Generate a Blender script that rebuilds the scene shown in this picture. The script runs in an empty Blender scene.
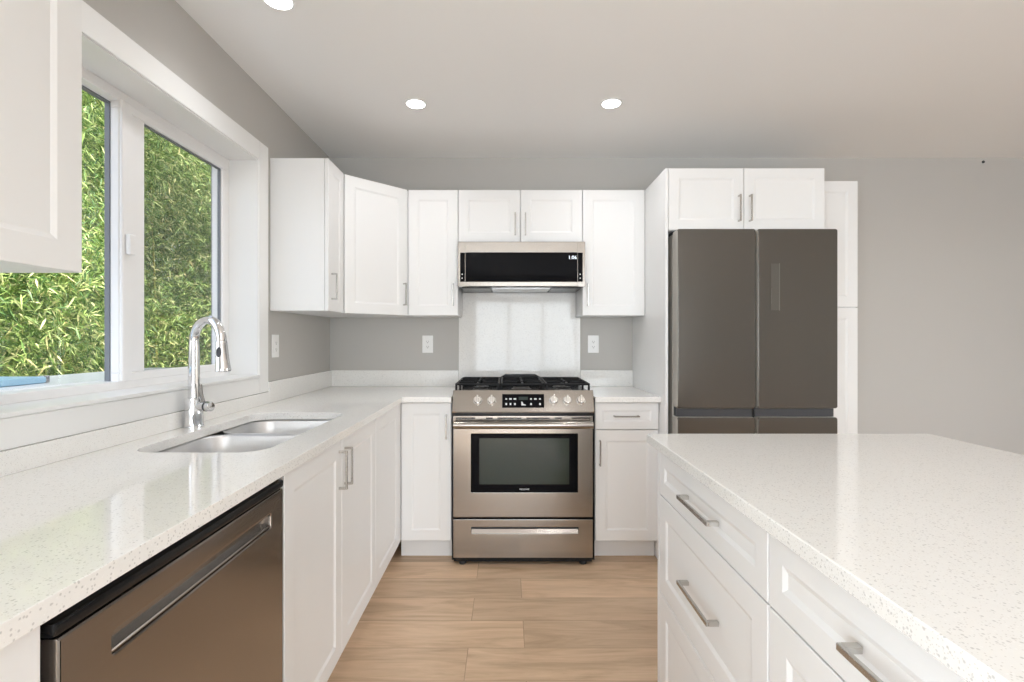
import bpy, bmesh, math, random
import numpy as np
from mathutils import Vector, Matrix

random.seed(7)
C = bpy.context.scene
COL = C.collection
PI = math.pi

# ------------------------------------------------------------------ camera, world, lights, exposure
cam_d = bpy.data.cameras.new('camera')
cam_d.sensor_width = 36.0
cam_d.lens = 495.0 / 1024.0 * 36.0
cam_d.shift_x = 5.0 / 1024.0
cam_d.shift_y = -3.0 / 1024.0
cam_d.clip_start = 0.02
cam = bpy.data.objects.new('camera', cam_d)
COL.objects.link(cam)
cam.location = (0, 0, 1.235)
cam.rotation_euler = (PI / 2, 0, 0)
C.camera = cam

C.view_settings.view_transform = 'Standard'
C.view_settings.look = 'None'
C.view_settings.gamma = 1.0
C.view_settings.use_curve_mapping = False
C.view_settings.exposure = 0.47
C.cycles.use_denoising = True
C.cycles.max_bounces = 14
C.cycles.diffuse_bounces = 8
C.cycles.glossy_bounces = 6
C.cycles.transparent_max_bounces = 16
C.cycles.sample_clamp_indirect = 6.0

world = bpy.data.worlds.new('sky')
C.world = world
world.use_nodes = True
wn = world.node_tree.nodes
wl = world.node_tree.links
wn.clear()
sky = wn.new('ShaderNodeTexSky')
sky.sky_type = 'NISHITA'
sky.sun_disc = False
sky.sun_elevation = math.radians(55)
sky.sun_rotation = math.radians(100)
sky.air_density = 1.0
sky.dust_density = 2.0
bg = wn.new('ShaderNodeBackground')
bg.inputs['Strength'].default_value = 0.5
wo = wn.new('ShaderNodeOutputWorld')
haze = wn.new('ShaderNodeHueSaturation')          # thin white overcast
haze.inputs['Saturation'].default_value = 0.45
wl.new(sky.outputs[0], haze.inputs['Color'])
wl.new(haze.outputs[0], bg.inputs['Color'])
wl.new(bg.outputs[0], wo.inputs['Surface'])


def sun_lamp(name, direction, strength, color, angle):
    d = bpy.data.lights.new(name, 'SUN')
    d.energy = strength
    d.color = color
    d.angle = angle
    o = bpy.data.objects.new(name, d)
    COL.objects.link(o)
    o.rotation_euler = Vector(direction).to_track_quat('-Z', 'Y').to_euler()
    o.location = (2, -2, 6)
    return o


def area_lamp(name, loc, direction, sx, sy, power, color=(1, 1, 1), portal=False, spread=PI):
    d = bpy.data.lights.new(name, 'AREA')
    d.shape = 'RECTANGLE'
    d.size = sx
    d.size_y = sy
    d.energy = power
    d.color = color
    d.spread = spread
    o = bpy.data.objects.new(name, d)
    COL.objects.link(o)
    o.location = loc
    o.rotation_euler = Vector(direction).to_track_quat('-Z', 'Z').to_euler()
    if portal:
        d.cycles.is_portal = True
    return o


sun_lamp('sun', (-0.30, 0.25, -0.92), 7.5, (1.0, 0.95, 0.86), math.radians(3))
# added fill lamps outside the unseen rear and left openings, brightening the room
area_lamp('rear_fill', (0.75, -4.05, 1.10), (0, 1, 0.30), 2.9, 1.9, 100, (0.84, 0.925, 1.0))
area_lamp('side_fill', (-1.50, -1.65, 1.10), (1, 0.1, 0.22), 1.85, 1.85, 105, (0.84, 0.925, 1.0))
area_lamp('window_portal', (-1.42, 1.75, 1.57), (1, 0, 0), 1.24, 1.0, 1, portal=True)


# ------------------------------------------------------------------ materials
def new_mat(name):
    m = bpy.data.materials.new(name)
    m.use_nodes = True
    nt = m.node_tree
    b = nt.nodes['Principled BSDF']
    return m, nt, b


def plain(name, col, rough=0.5, metal=0.0, bump=0.0, bscale=200.0, coat=0.0, spec=None):
    m, nt, b = new_mat(name)
    b.inputs['Base Color'].default_value = (*col, 1)
    b.inputs['Roughness'].default_value = rough
    b.inputs['Metallic'].default_value = metal
    if spec is not None:
        b.inputs['Specular IOR Level'].default_value = spec
    if coat:
        b.inputs['Coat Weight'].default_value = coat
        b.inputs['Coat Roughness'].default_value = 0.05
    if bump:
        tc = nt.nodes.new('ShaderNodeTexCoord')
        n = nt.nodes.new('ShaderNodeTexNoise')
        n.inputs['Scale'].default_value = bscale
        n.inputs['Detail'].default_value = 3
        bp = nt.nodes.new('ShaderNodeBump')
        bp.inputs['Strength'].default_value = bump
        bp.inputs['Distance'].default_value = 0.002
        nt.links.new(tc.outputs['Object'], n.inputs['Vector'])
        nt.links.new(n.outputs['Fac'], bp.inputs['Height'])
        nt.links.new(bp.outputs['Normal'], b.inputs['Normal'])
    return m


def brushed(name, col, rough, axis_scale=(2, 260, 260), amount=0.10, metal=1.0, streak=0.06, bump=0.06):
    m, nt, b = new_mat(name)
    b.inputs['Metallic'].default_value = metal
    tc = nt.nodes.new('ShaderNodeTexCoord')
    mp = nt.nodes.new('ShaderNodeMapping')
    mp.inputs['Scale'].default_value = axis_scale
    n = nt.nodes.new('ShaderNodeTexNoise')
    n.inputs['Scale'].default_value = 3.0
    n.inputs['Detail'].default_value = 4
    nt.links.new(tc.outputs['Object'], mp.inputs['Vector'])
    nt.links.new(mp.outputs['Vector'], n.inputs['Vector'])
    mr = nt.nodes.new('ShaderNodeMapRange')
    mr.inputs['To Min'].default_value = rough - amount * 0.5
    mr.inputs['To Max'].default_value = rough + amount * 0.5
    nt.links.new(n.outputs['Fac'], mr.inputs['Value'])
    nt.links.new(mr.outputs['Result'], b.inputs['Roughness'])
    cr = nt.nodes.new('ShaderNodeMix')
    cr.data_type = 'RGBA'
    cr.inputs[6].default_value = (*[c * (1 - streak) for c in col], 1)
    cr.inputs[7].default_value = (*[min(1, c * (1 + streak)) for c in col], 1)
    nt.links.new(n.outputs['Fac'], cr.inputs[0])
    nt.links.new(cr.outputs[2], b.inputs['Base Color'])
    bp = nt.nodes.new('ShaderNodeBump')
    bp.inputs['Strength'].default_value = bump
    bp.inputs['Distance'].default_value = 0.001
    nt.links.new(n.outputs['Fac'], bp.inputs['Height'])
    nt.links.new(bp.outputs['Normal'], b.inputs['Normal'])
    return m


def quartz_mat():
    m, nt, b = new_mat('white speckled quartz')
    tc = nt.nodes.new('ShaderNodeTexCoord')

    def specks(scale, lo, hi, seed):
        v = nt.nodes.new('ShaderNodeTexVoronoi')
        v.inputs['Scale'].default_value = scale
        mp = nt.nodes.new('ShaderNodeMapping')
        mp.inputs['Location'].default_value = (seed, seed * 2, seed * 3)
        nt.links.new(tc.outputs['Object'], mp.inputs['Vector'])
        nt.links.new(mp.outputs['Vector'], v.inputs['Vector'])
        r = nt.nodes.new('ShaderNodeMapRange')
        r.inputs['From Min'].default_value = lo
        r.inputs['From Max'].default_value = hi
        r.inputs['To Min'].default_value = 1
        r.inputs['To Max'].default_value = 0
        nt.links.new(v.outputs['Distance'], r.inputs['Value'])
        # keep only some of the cells
        sp = nt.nodes.new('ShaderNodeSeparateColor')
        nt.links.new(v.outputs['Color'], sp.inputs[0])
        g = nt.nodes.new('ShaderNodeMath')
        g.operation = 'GREATER_THAN'
        g.inputs[1].default_value = 0.66
        nt.links.new(sp.outputs[0], g.inputs[0])
        mu = nt.nodes.new('ShaderNodeMath')
        mu.operation = 'MULTIPLY'
        nt.links.new(r.outputs['Result'], mu.inputs[0])
        nt.links.new(g.outputs[0], mu.inputs[1])
        return mu.outputs[0]

    def mix(fac, a, bcol, amount):
        s = nt.nodes.new('ShaderNodeMath')
        s.operation = 'MULTIPLY'
        s.inputs[1].default_value = amount
        nt.links.new(fac, s.inputs[0])
        x = nt.nodes.new('ShaderNodeMix')
        x.data_type = 'RGBA'
        nt.links.new(s.outputs[0], x.inputs[0])
        if isinstance(a, tuple):
            x.inputs[6].default_value = a
        else:
            nt.links.new(a, x.inputs[6])
        x.inputs[7].default_value = bcol
        return x.outputs[2]

    n = nt.nodes.new('ShaderNodeTexNoise')
    n.inputs['Scale'].default_value = 60
    n.inputs['Detail'].default_value = 4
    nt.links.new(tc.outputs['Object'], n.inputs['Vector'])
    c0 = mix(n.outputs['Fac'], (0.86, 0.85, 0.825, 1), (0.80, 0.79, 0.765, 1), 0.7)
    c1 = mix(specks(165, 0.20, 0.34, 3.1), c0, (0.42, 0.41, 0.40, 1), 0.55)
    c2 = mix(specks(320, 0.20, 0.36, 8.7), c1, (0.55, 0.52, 0.48, 1), 0.6)
    c3 = mix(specks(190, 0.15, 0.30, 5.3), c2, (0.95, 0.95, 0.94, 1), 0.4)
    nt.links.new(c3, b.inputs['Base Color'])
    b.inputs['Roughness'].default_value = 0.055
    b.inputs['Specular IOR Level'].default_value = 0.38
    return m


def oak_mat():
    m, nt, b = new_mat('light oak planks')
    tc = nt.nodes.new('ShaderNodeTexCoord')
    br = nt.nodes.new('ShaderNodeTexBrick')
    br.offset = 0.18
    br.offset_frequency = 2
    br.inputs['Scale'].default_value = 1.0
    br.inputs['Brick Width'].default_value = 1.25
    br.inputs['Row Height'].default_value = 0.19
    br.inputs['Mortar Size'].default_value = 0.0016
    br.inputs['Mortar Smooth'].default_value = 0.2
    br.inputs['Bias'].default_value = 0.0
    br.inputs['Color1'].default_value = (0.0, 0.0, 0.0, 1)
    br.inputs['Color2'].default_value = (1.0, 1.0, 1.0, 1)
    br.inputs['Mortar'].default_value = (0.5, 0.5, 0.5, 1)
    mp0 = nt.nodes.new('ShaderNodeMapping')
    mp0.inputs['Location'].default_value = (-0.07, 0.118, 0)
    nt.links.new(tc.outputs['Object'], mp0.inputs['Vector'])
    nt.links.new(mp0.outputs['Vector'], br.inputs['Vector'])
    # grain stretched along the plank, shifted plank by plank
    add = nt.nodes.new('ShaderNodeVectorMath')
    add.operation = 'MULTIPLY_ADD'
    add.inputs[1].default_value = (7.3, 3.1, 5.0)
    nt.links.new(br.outputs['Color'], add.inputs[0])
    nt.links.new(tc.outputs['Object'], add.inputs[2])
    mp = nt.nodes.new('ShaderNodeMapping')
    mp.inputs['Scale'].default_value = (1.3, 9.0, 1.0)
    nt.links.new(add.outputs[0], mp.inputs['Vector'])
    n1 = nt.nodes.new('ShaderNodeTexNoise')
    n1.inputs['Scale'].default_value = 1.6
    n1.inputs['Detail'].default_value = 8
    n1.inputs['Roughness'].default_value = 0.62
    n1.inputs['Distortion'].default_value = 0.9
    nt.links.new(mp.outputs['Vector'], n1.inputs['Vector'])
    mpb = nt.nodes.new('ShaderNodeMapping')
    mpb.inputs['Scale'].default_value = (3.0, 60.0, 1.0)
    nt.links.new(add.outputs[0], mpb.inputs['Vector'])
    n2 = nt.nodes.new('ShaderNodeTexNoise')
    n2.inputs['Scale'].default_value = 2.0
    n2.inputs['Detail'].default_value = 4
    nt.links.new(mpb.outputs['Vector'], n2.inputs['Vector'])
    ramp = nt.nodes.new('ShaderNodeValToRGB')
    e = ramp.color_ramp.elements
    e[0].position = 0.30
    e[0].color = (0.50, 0.345, 0.215, 1)
    e[1].position = 0.72
    e[1].color = (0.76, 0.56, 0.385, 1)
    k = ramp.color_ramp.elements.new(0.52)
    k.color = (0.67, 0.48, 0.32, 1)
    nt.links.new(n1.outputs['Fac'], ramp.inputs[0])
    x = nt.nodes.new('ShaderNodeMix')
    x.data_type = 'RGBA'
    x.blend_type = 'MULTIPLY'
    x.inputs[0].default_value = 0.25
    nt.links.new(ramp.outputs[0], x.inputs[6])
    r2 = nt.nodes.new('ShaderNodeValToRGB')
    r2.color_ramp.elements[0].position = 0.30
    r2.color_ramp.elements[0].color = (0.66, 0.62, 0.58, 1)
    r2.color_ramp.elements[1].position = 0.62
    r2.color_ramp.elements[1].color = (1, 1, 1, 1)
    nt.links.new(n2.outputs['Fac'], r2.inputs[0])
    nt.links.new(r2.outputs[0], x.inputs[7])
    # plank to plank tone
    t = nt.nodes.new('ShaderNodeMapRange')
    t.inputs['To Min'].default_value = 0.86
    t.inputs['To Max'].default_value = 1.06
    sp = nt.nodes.new('ShaderNodeSeparateColor')
    nt.links.new(br.outputs['Color'], sp.inputs[0])
    nt.links.new(sp.outputs[0], t.inputs['Value'])
    sc = nt.nodes.new('ShaderNodeVectorMath')
    sc.operation = 'SCALE'
    nt.links.new(x.outputs[2], sc.inputs[0])
    nt.links.new(t.outputs['Result'], sc.inputs['Scale'])
    # seams
    sm = nt.nodes.new('ShaderNodeMix')
    sm.data_type = 'RGBA'
    f = nt.nodes.new('ShaderNodeMath')
    f.operation = 'MULTIPLY'
    f.inputs[1].default_value = 0.55
    nt.links.new(br.outputs['Fac'], f.inputs[0])
    nt.links.new(f.outputs[0], sm.inputs[0])
    nt.links.new(sc.outputs[0], sm.inputs[6])
    sm.inputs[7].default_value = (0.22, 0.13, 0.075, 1)
    nt.links.new(sm.outputs[2], b.inputs['Base Color'])
    b.inputs['Roughness'].default_value = 0.42
    return m


def leaf_mat():
    m, nt, b = new_mat('bamboo leaf')
    g = nt.nodes.new('ShaderNodeNewGeometry')
    r = nt.nodes.new('ShaderNodeValToRGB')
    e = r.color_ramp.elements
    e[0].position = 0.0
    e[0].color = (0.05, 0.12, 0.03, 1)
    e[1].position = 1.0
    e[1].color = (0.80, 0.70, 0.32, 1)
    for p, c in ((0.30, (0.15, 0.28, 0.06, 1)), (0.60, (0.33, 0.46, 0.12, 1)), (0.82, (0.52, 0.62, 0.22, 1)), (0.92, (0.70, 0.70, 0.36, 1))):
        k = e.new(p)
        k.color = c
    nt.links.new(g.outputs['Random Per Island'], r.inputs[0])
    nt.links.new(r.outputs[0], b.inputs['Base Color'])
    b.inputs['Roughness'].default_value = 0.45
    tr = nt.nodes.new('ShaderNodeBsdfTranslucent')
    nt.links.new(r.outputs[0], tr.inputs['Color'])
    mx = nt.nodes.new('ShaderNodeMixShader')
    mx.inputs[0].default_value = 0.15
    nt.links.new(b.outputs[0], mx.inputs[1])
    nt.links.new(tr.outputs[0], mx.inputs[2])
    nt.links.new(mx.outputs[0], nt.nodes['Material Output'].inputs['Surface'])
    return m


def thin_glass(name, tint=(1, 1, 1), gloss=0.06):
    m, nt, b = new_mat(name)
    nt.nodes.remove(b)
    t = nt.nodes.new('ShaderNodeBsdfTransparent')
    t.inputs['Color'].default_value = (*tint, 1)
    g = nt.nodes.new('ShaderNodeBsdfGlossy')
    g.inputs['Roughness'].default_value = 0.0
    mx = nt.nodes.new('ShaderNodeMixShader')
    lw = nt.nodes.new('ShaderNodeLayerWeight')
    lw.inputs['Blend'].default_value = 0.5
    pw = nt.nodes.new('ShaderNodeMath')
    pw.operation = 'POWER'
    pw.inputs[1].default_value = 5.0
    nt.links.new(lw.outputs['Facing'], pw.inputs[0])
    ad = nt.nodes.new('ShaderNodeMath')
    ad.operation = 'MULTIPLY_ADD'
    ad.inputs[1].default_value = 0.5
    ad.inputs[2].default_value = gloss * 0.4
    nt.links.new(pw.outputs[0], ad.inputs[0])
    nt.links.new(ad.outputs[0], mx.inputs[0])
    nt.links.new(t.outputs[0], mx.inputs[1])
    nt.links.new(g.outputs[0], mx.inputs[2])
    nt.links.new(mx.outputs[0], nt.nodes['Material Output'].inputs['Surface'])
    return m


def mesh_screen(name, opacity, col):
    m, nt, b = new_mat(name)
    b.inputs['Base Color'].default_value = (*col, 1)
    b.inputs['Roughness'].default_value = 0.7
    t = nt.nodes.new('ShaderNodeBsdfTransparent')
    mx = nt.nodes.new('ShaderNodeMixShader')
    mx.inputs[0].default_value = opacity
    nt.links.new(t.outputs[0], mx.inputs[1])
    nt.links.new(b.outputs[0], mx.inputs[2])
    nt.links.new(mx.outputs[0], nt.nodes['Material Output'].inputs['Surface'])
    return m


def glow(name, col, strength):
    m, nt, b = new_mat(name)
    b.inputs['Base Color'].default_value = (*[c * 0.8 for c in col], 1)
    b.inputs['Emission Color'].default_value = (*col, 1)
    b.inputs['Emission Strength'].default_value = strength
    return m


M_CAB = plain('white cabinet lacquer', (0.81, 0.81, 0.805), 0.34, spec=0.4)
M_WALL = plain('greige wall paint', (0.51, 0.495, 0.47), 0.75, bump=0.05, bscale=350)
M_CEIL = plain('ceiling paint', (0.87, 0.87, 0.865), 0.85, bump=0.05, bscale=300)
M_TRIM = plain('white trim paint', (0.83, 0.83, 0.82), 0.4)
M_VINYL = plain('white vinyl', (0.88, 0.88, 0.885), 0.35)
M_GASKET = plain('black window gasket', (0.20, 0.215, 0.24), 0.5)
M_QUARTZ = quartz_mat()
M_OAK = oak_mat()
M_STEEL = brushed('brushed stainless steel', (0.385, 0.355, 0.322), 0.19)
M_STEEL_SINK = brushed('satin sink steel', (0.78, 0.78, 0.78), 0.40, (60, 2, 60))
M_DW = brushed('dishwasher steel', (0.36, 0.325, 0.295), 0.24, (260, 2, 260))
M_POCKET = brushed('pocket grip steel', (0.36, 0.35, 0.34), 0.20, (260, 2, 260))
M_FRIDGE = brushed('dark graphite steel', (0.125, 0.115, 0.103), 0.28, (240, 240, 2), amount=0.006, metal=0.85, streak=0.002, bump=0.0)
M_FRIDGE_SIDE = plain('grey fridge side', (0.50, 0.475, 0.43), 0.35, metal=0.15)
M_CHROME = plain('polished chrome', (0.80, 0.80, 0.81), 0.06, metal=1.0)
M_NICKEL = brushed('satin nickel', (0.52, 0.505, 0.48), 0.26)
M_BLKGLASS = plain('black glass', (0.006, 0.006, 0.007), 0.04, spec=0.05)
M_KNOB = plain('bright knob metal', (0.78, 0.77, 0.75), 0.18, metal=1.0)
M_OVENGLASS = plain('tinted oven glass', (0.020, 0.030, 0.023), 0.05, spec=0.5)
M_BLACK = plain('black enamel', (0.010, 0.010, 0.011), 0.25, spec=0.25)
M_IRON = plain('cast iron', (0.008, 0.008, 0.009), 0.5, bump=0.1, bscale=300, spec=0.2)
M_BURNER = plain('burner aluminium', (0.16, 0.155, 0.15), 0.45, metal=0.8)
M_RUBBER = plain('black rubber', (0.02, 0.02, 0.02), 0.7)
M_DARKGREY = plain('dark grey plastic', (0.055, 0.058, 0.065), 0.35)
M_PLASTIC = plain('white plastic', (0.86, 0.86, 0.85), 0.3)
M_SLOT = plain('outlet slot', (0.30, 0.30, 0.30), 0.6)
M_BLUE = plain('pale blue plastic', (0.42, 0.68, 0.86), 0.35)
M_LEAF = leaf_mat()
M_CULM = plain('bamboo culm', (0.42, 0.40, 0.10), 0.5, bump=0.1, bscale=40)
M_GLASS = thin_glass('clear window glass')
M_SCREEN = mesh_screen('insect mesh', 0.24, (0.02, 0.022, 0.025))
M_LAMP = glow('lit lamp diffuser', (0.98, 0.985, 1.0), 14.0)
M_DISP = glow('lit white display digits', (0.85, 0.93, 1.0), 0.9)
M_PRINT = plain('printed white legend', (0.75, 0.77, 0.78), 0.5)
M_LCD = plain('green grey display window', (0.035, 0.05, 0.045), 0.2)
M_GROUND = plain('garden soil', (0.14, 0.11, 0.08), 0.9, bump=0.4, bscale=30)
M_BLOCKER = plain('pale sun blocker render', (0.72, 0.70, 0.67), 0.8)
M_SCREW = plain('dark screw', (0.05, 0.05, 0.05), 0.5)


# ------------------------------------------------------------------ mesh helpers
def finish(bm, name, mat, parent=None, smooth=None):
    bmesh.ops.recalc_face_normals(bm, faces=bm.faces[:])
    me = bpy.data.meshes.new(name)
    bm.to_mesh(me)
    bm.free()
    return link_mesh(me, name, mat, parent, smooth)


def link_mesh(me, name, mat, parent=None, smooth=None):
    me.materials.clear()
    for m in (mat if isinstance(mat, (list, tuple)) else [mat]):
        me.materials.append(m)
    if smooth is not None:
        me.polygons.foreach_set('use_smooth', [True] * len(me.polygons))
        me.set_sharp_from_angle(angle=math.radians(smooth))
    o = bpy.data.objects.new(name, me)
    COL.objects.link(o)
    if smooth is not None:
        wn_ = o.modifiers.new('face weighted normals', 'WEIGHTED_NORMAL')
        wn_.keep_sharp = True
        wn_.weight = 100
    if parent is not None:
        attach(o, parent)
    return o


ORIGIN = {}


def attach(o, parent):
    o.parent = parent
    o.matrix_parent_inverse = Matrix.Translation(-ORIGIN.get(parent.name, Vector()))


def thing(name, label, category, loc, group=None):
    o = bpy.data.objects.new(name, None)
    o.empty_display_size = 0.05
    COL.objects.link(o)
    o.location = loc
    ORIGIN[o.name] = Vector(loc)
    return tag(o, label, category, group)


def tag(o, label, category, group=None):
    o['label'] = label
    o['category'] = category
    if group:
        o['group'] = group
    return o


def struct(o):
    o['kind'] = 'structure'
    return o


class Fr:
    """local frame: a along u, b up, c out of the face"""

    def __init__(self, o, u, n):
        u = Vector(u).normalized()
        n = Vector(n).normalized()
        self.m = Matrix(((u.x, 0, n.x, o[0]), (u.y, 0, n.y, o[1]), (u.z, 1, n.z, o[2]), (0, 0, 0, 1)))

    def p(self, a, b, c):
        return self.m @ Vector((a, b, c))


W = Fr((0, 0, 0), (1, 0, 0), (0, -1, 0))     # a = x, b = z, c = -y


def bx(bm, lo, hi, bev=0.0, seg=1, fr=None):
    vs = []
    for x in (lo[0], hi[0]):
        for y in (lo[1], hi[1]):
            for z in (lo[2], hi[2]):
                v = Vector((x, y, z))
                vs.append(bm.verts.new(fr.m @ v if fr else v))
    fs = [(0, 1, 3, 2), (4, 6, 7, 5), (0, 4, 5, 1), (2, 3, 7, 6), (0, 2, 6, 4), (1, 5, 7, 3)]
    faces = [bm.faces.new([vs[i] for i in f]) for f in fs]
    if bev:
        es = list({e for f in faces for e in f.edges})
        bmesh.ops.bevel(bm, geom=es, offset=bev, segments=seg, affect='EDGES', profile=0.5)


def box_obj(name, lo, hi, mat, parent=None, bev=0.0, seg=1, fr=None, smooth=None):
    bm = bmesh.new()
    bx(bm, lo, hi, bev, seg, fr)
    return finish(bm, name, mat, parent, smooth if smooth else (35 if bev else None))


def loft_rects(bm, fr, rects):
    """rects: (a0, a1, b0, b1, c) lofted in turn, capped at both ends"""
    loops = []
    for a0, a1, b0, b1, c in rects:
        loops.append([bm.verts.new(fr.p(*q)) for q in ((a0, b0, c), (a1, b0, c), (a1, b1, c), (a0, b1, c))])
    for l0, l1 in zip(loops, loops[1:]):
        for i in range(4):
            bm.faces.new((l0[i], l0[(i + 1) % 4], l1[(i + 1) % 4], l1[i]))
    bm.faces.new(loops[0])
    bm.faces.new(loops[-1])


def shaker(name, fr, a0, a1, b0, b1, parent, mat=None, t=0.019, fw=0.058, rec=0.0045):
    bm = bmesh.new()

    def r(i, c):
        return (a0 + i, a1 - i, b0 + i, b1 - i, c)
    loft_rects(bm, fr, [r(0, 0.0015), r(0, t - 0.0015), r(0.0015, t), r(fw, t), r(fw + 0.003, t - 0.0012),
                        r(fw + 0.011, t - rec), r(fw + 0.012, t - rec)])
    return finish(bm, name, mat or M_CAB, parent)


def slab_front(name, fr, a0, a1, b0, b1, parent, mat=None, t=0.019):
    bm = bmesh.new()

    def r(i, c):
        return (a0 + i, a1 - i, b0 + i, b1 - i, c)
    loft_rects(bm, fr, [r(0, 0.0015), r(0, t - 0.0015), r(0.0015, t)])
    return finish(bm, name, mat or M_CAB, parent)


def pull(fr, a, b, length, vertical, parent, c0=0.019, proj=0.030, sec=0.008):
    """square bar pull with two posts, centred on (a, b)"""
    bm = bmesh.new()
    h = length / 2
    s = sec / 2
    if vertical:
        bx(bm, (a - s, b - h, c0 + proj - 0.007), (a + s, b + h, c0 + proj), 0.0012, 1, fr)
        for q in (b - h, b + h - sec):
            bx(bm, (a - s, q, c0 - 0.0005), (a + s, q + sec, c0 + proj - 0.0065), 0.0008, 1, fr)
    else:
        bx(bm, (a - h, b - s, c0 + proj - 0.007), (a + h, b + s, c0 + proj), 0.0012, 1, fr)
        for q in (a - h, a + h - sec):
            bx(bm, (q, b - s, c0 - 0.0005), (q + sec, b + s, c0 + proj - 0.0065), 0.0008, 1, fr)
    return finish(bm, 'handle', M_NICKEL, parent, 35)


def tube(bm, pts, radii, n=14, cap=True):
    pts = [Vector(p) for p in pts]
    if not isinstance(radii, (list, tuple)):
        radii = [radii] * len(pts)
    tang = []
    for i in range(len(pts)):
        a = pts[max(0, i - 1)]
        b = pts[min(len(pts) - 1, i + 1)]
        tang.append((b - a).normalized())
    ref = Vector((0, 0, 1)) if abs(tang[0].z) < 0.9 else Vector((1, 0, 0))
    u = tang[0].cross(ref).normalized()
    rings = []
    for p, t, r in zip(pts, tang, radii):
        u = (u - t * u.dot(t)).normalized()
        v = t.cross(u)
        rings.append([bm.verts.new(p + (u * math.cos(2 * PI * k / n) + v * math.sin(2 * PI * k / n)) * r) for k in range(n)])
    for r0, r1 in zip(rings, rings[1:]):
        for k in range(n):
            bm.faces.new((r0[k], r0[(k + 1) % n], r1[(k + 1) % n], r1[k]))
    if cap:
        bm.faces.new(rings[0])
        bm.faces.new(rings[-1])


def poly_slab(name, outer, holes, z0, z1, mat, parent=None, bev=0.0, to=None, smooth=35):
    """flat slab with holes from 2D outlines; 'to' maps (x, y, z) into place"""
    cu = bpy.data.curves.new(name, 'CURVE')
    cu.dimensions = '2D'
    cu.fill_mode = 'BOTH'
    for loop in [outer] + list(holes):
        s = cu.splines.new('POLY')
        s.points.add(len(loop) - 1)
        for i, p in enumerate(loop):
            s.points[i].co = (p[0], p[1], 0, 1)
        s.use_cyclic_u = True
    cu.extrude = (z1 - z0) / 2 - bev
    cu.bevel_depth = bev
    cu.bevel_resolution = 1
    cu.offset = -bev
    tmp = bpy.data.objects.new('tmp_curve', cu)
    me = bpy.data.meshes.new_from_object(tmp)
    bpy.data.objects.remove(tmp)
    bpy.data.curves.remove(cu)
    bm = bmesh.new()
    bm.from_mesh(me)
    bpy.data.meshes.remove(me)
    bmesh.ops.remove_doubles(bm, verts=bm.verts[:], dist=1e-5)
    for v in bm.verts:
        q = Vector((v.co.x, v.co.y, v.co.z + (z0 + z1) / 2))
        v.co = to @ q if to else q
    return finish(bm, name, mat, parent, smooth)


def rrect(x0, x1, y0, y1, r, n=8):
    out = []
    for cx, cy, a0 in ((x1 - r, y0 + r, -90), (x1 - r, y1 - r, 0), (x0 + r, y1 - r, 90), (x0 + r, y0 + r, 180)):
        for k in range(n + 1):
            a = math.radians(a0 + 90 * k / n)
            out.append((cx + r * math.cos(a), cy + r * math.sin(a)))
    return out


def text_obj(name, body, size, fr, a, b, c, mat, parent, align='CENTER'):
    cu = bpy.data.curves.new(name, 'FONT')
    cu.body = body
    cu.size = size
    cu.align_x = align
    cu.align_y = 'CENTER'
    cu.extrude = 0.0002
    cu.resolution_u = 3
    tmp = bpy.data.objects.new('tmp_text', cu)
    me = bpy.data.meshes.new_from_object(tmp)
    bpy.data.objects.remove(tmp)
    bpy.data.curves.remove(cu)
    me.transform(fr.m @ Matrix.Translation((a, b, c)))
    me.name = name
    return link_mesh(me, name, mat, parent)


def panels(bm, fr, w0, w1, b0, b1, depth, th=0.016, top=True, seam=0.0005):
    """open-fronted carcass: two sides, bottom, back and optional top (c from -depth to 0)"""
    bx(bm, (w0 + seam, b0, -depth), (w0 + th, b1, -0.0005), fr=fr)
    bx(bm, (w1 - th, b0, -depth), (w1 - seam, b1, -0.0005), fr=fr)
    bx(bm, (w0 + th, b0, -depth), (w1 - th, b0 + th, -0.0005), fr=fr)
    bx(bm, (w0 + th, b0 + th, -depth), (w1 - th, b1, -depth + 0.008), fr=fr)
    if top:
        bx(bm, (w0 + th, b1 - th, -depth + 0.008), (w1 - th, b1, -0.0005), fr=fr)
    else:
        bx(bm, (w0 + th, b1 - 0.08, -th), (w1 - th, b1, -0.0005), fr=fr)


# ------------------------------------------------------------------ the room
XL, YB, ZC = -1.185, 3.313, 2.44        # left wall, back wall, ceiling
XR, YR = 4.0, -3.8                      # right wall, rear wall (both out of the picture)
WY0, WY1, WZ0, WZ1 = 1.13, 2.338, 1.06, 2.075   # the window opening inside its liner

struct(box_obj('floor', (XL - 0.22, YR - 0.2, -0.12), (XR + 0.2, YB + 0.2, 0.0), M_OAK))
struct(box_obj('ceiling', (XL - 0.22, YR - 0.2, ZC), (XR + 0.2, YB + 0.2, ZC + 0.25), M_CEIL))
struct(box_obj('wall_back', (XL - 0.22, YB, 0.0), (XR + 0.2, YB + 0.2, ZC), M_WALL))


def wall_with_hole(name, fr, a0, a1, h, mat):
    """a..: extent along u, thickness 0..-t ; h = (ha0, ha1, hb0, hb1)"""
    bm = bmesh.new()
    t = 0.22
    bx(bm, (a0, 0, -t), (h[0], ZC, 0), fr=fr)
    bx(bm, (h[1], 0, -t), (a1, ZC, 0), fr=fr)
    bx(bm, (h[0], h[3], -t), (h[1], ZC, 0), fr=fr)
    if h[2] > 0:
        bx(bm, (h[0], 0, -t), (h[1], h[2], 0), fr=fr)
    return struct(finish(bm, name, mat))


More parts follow.
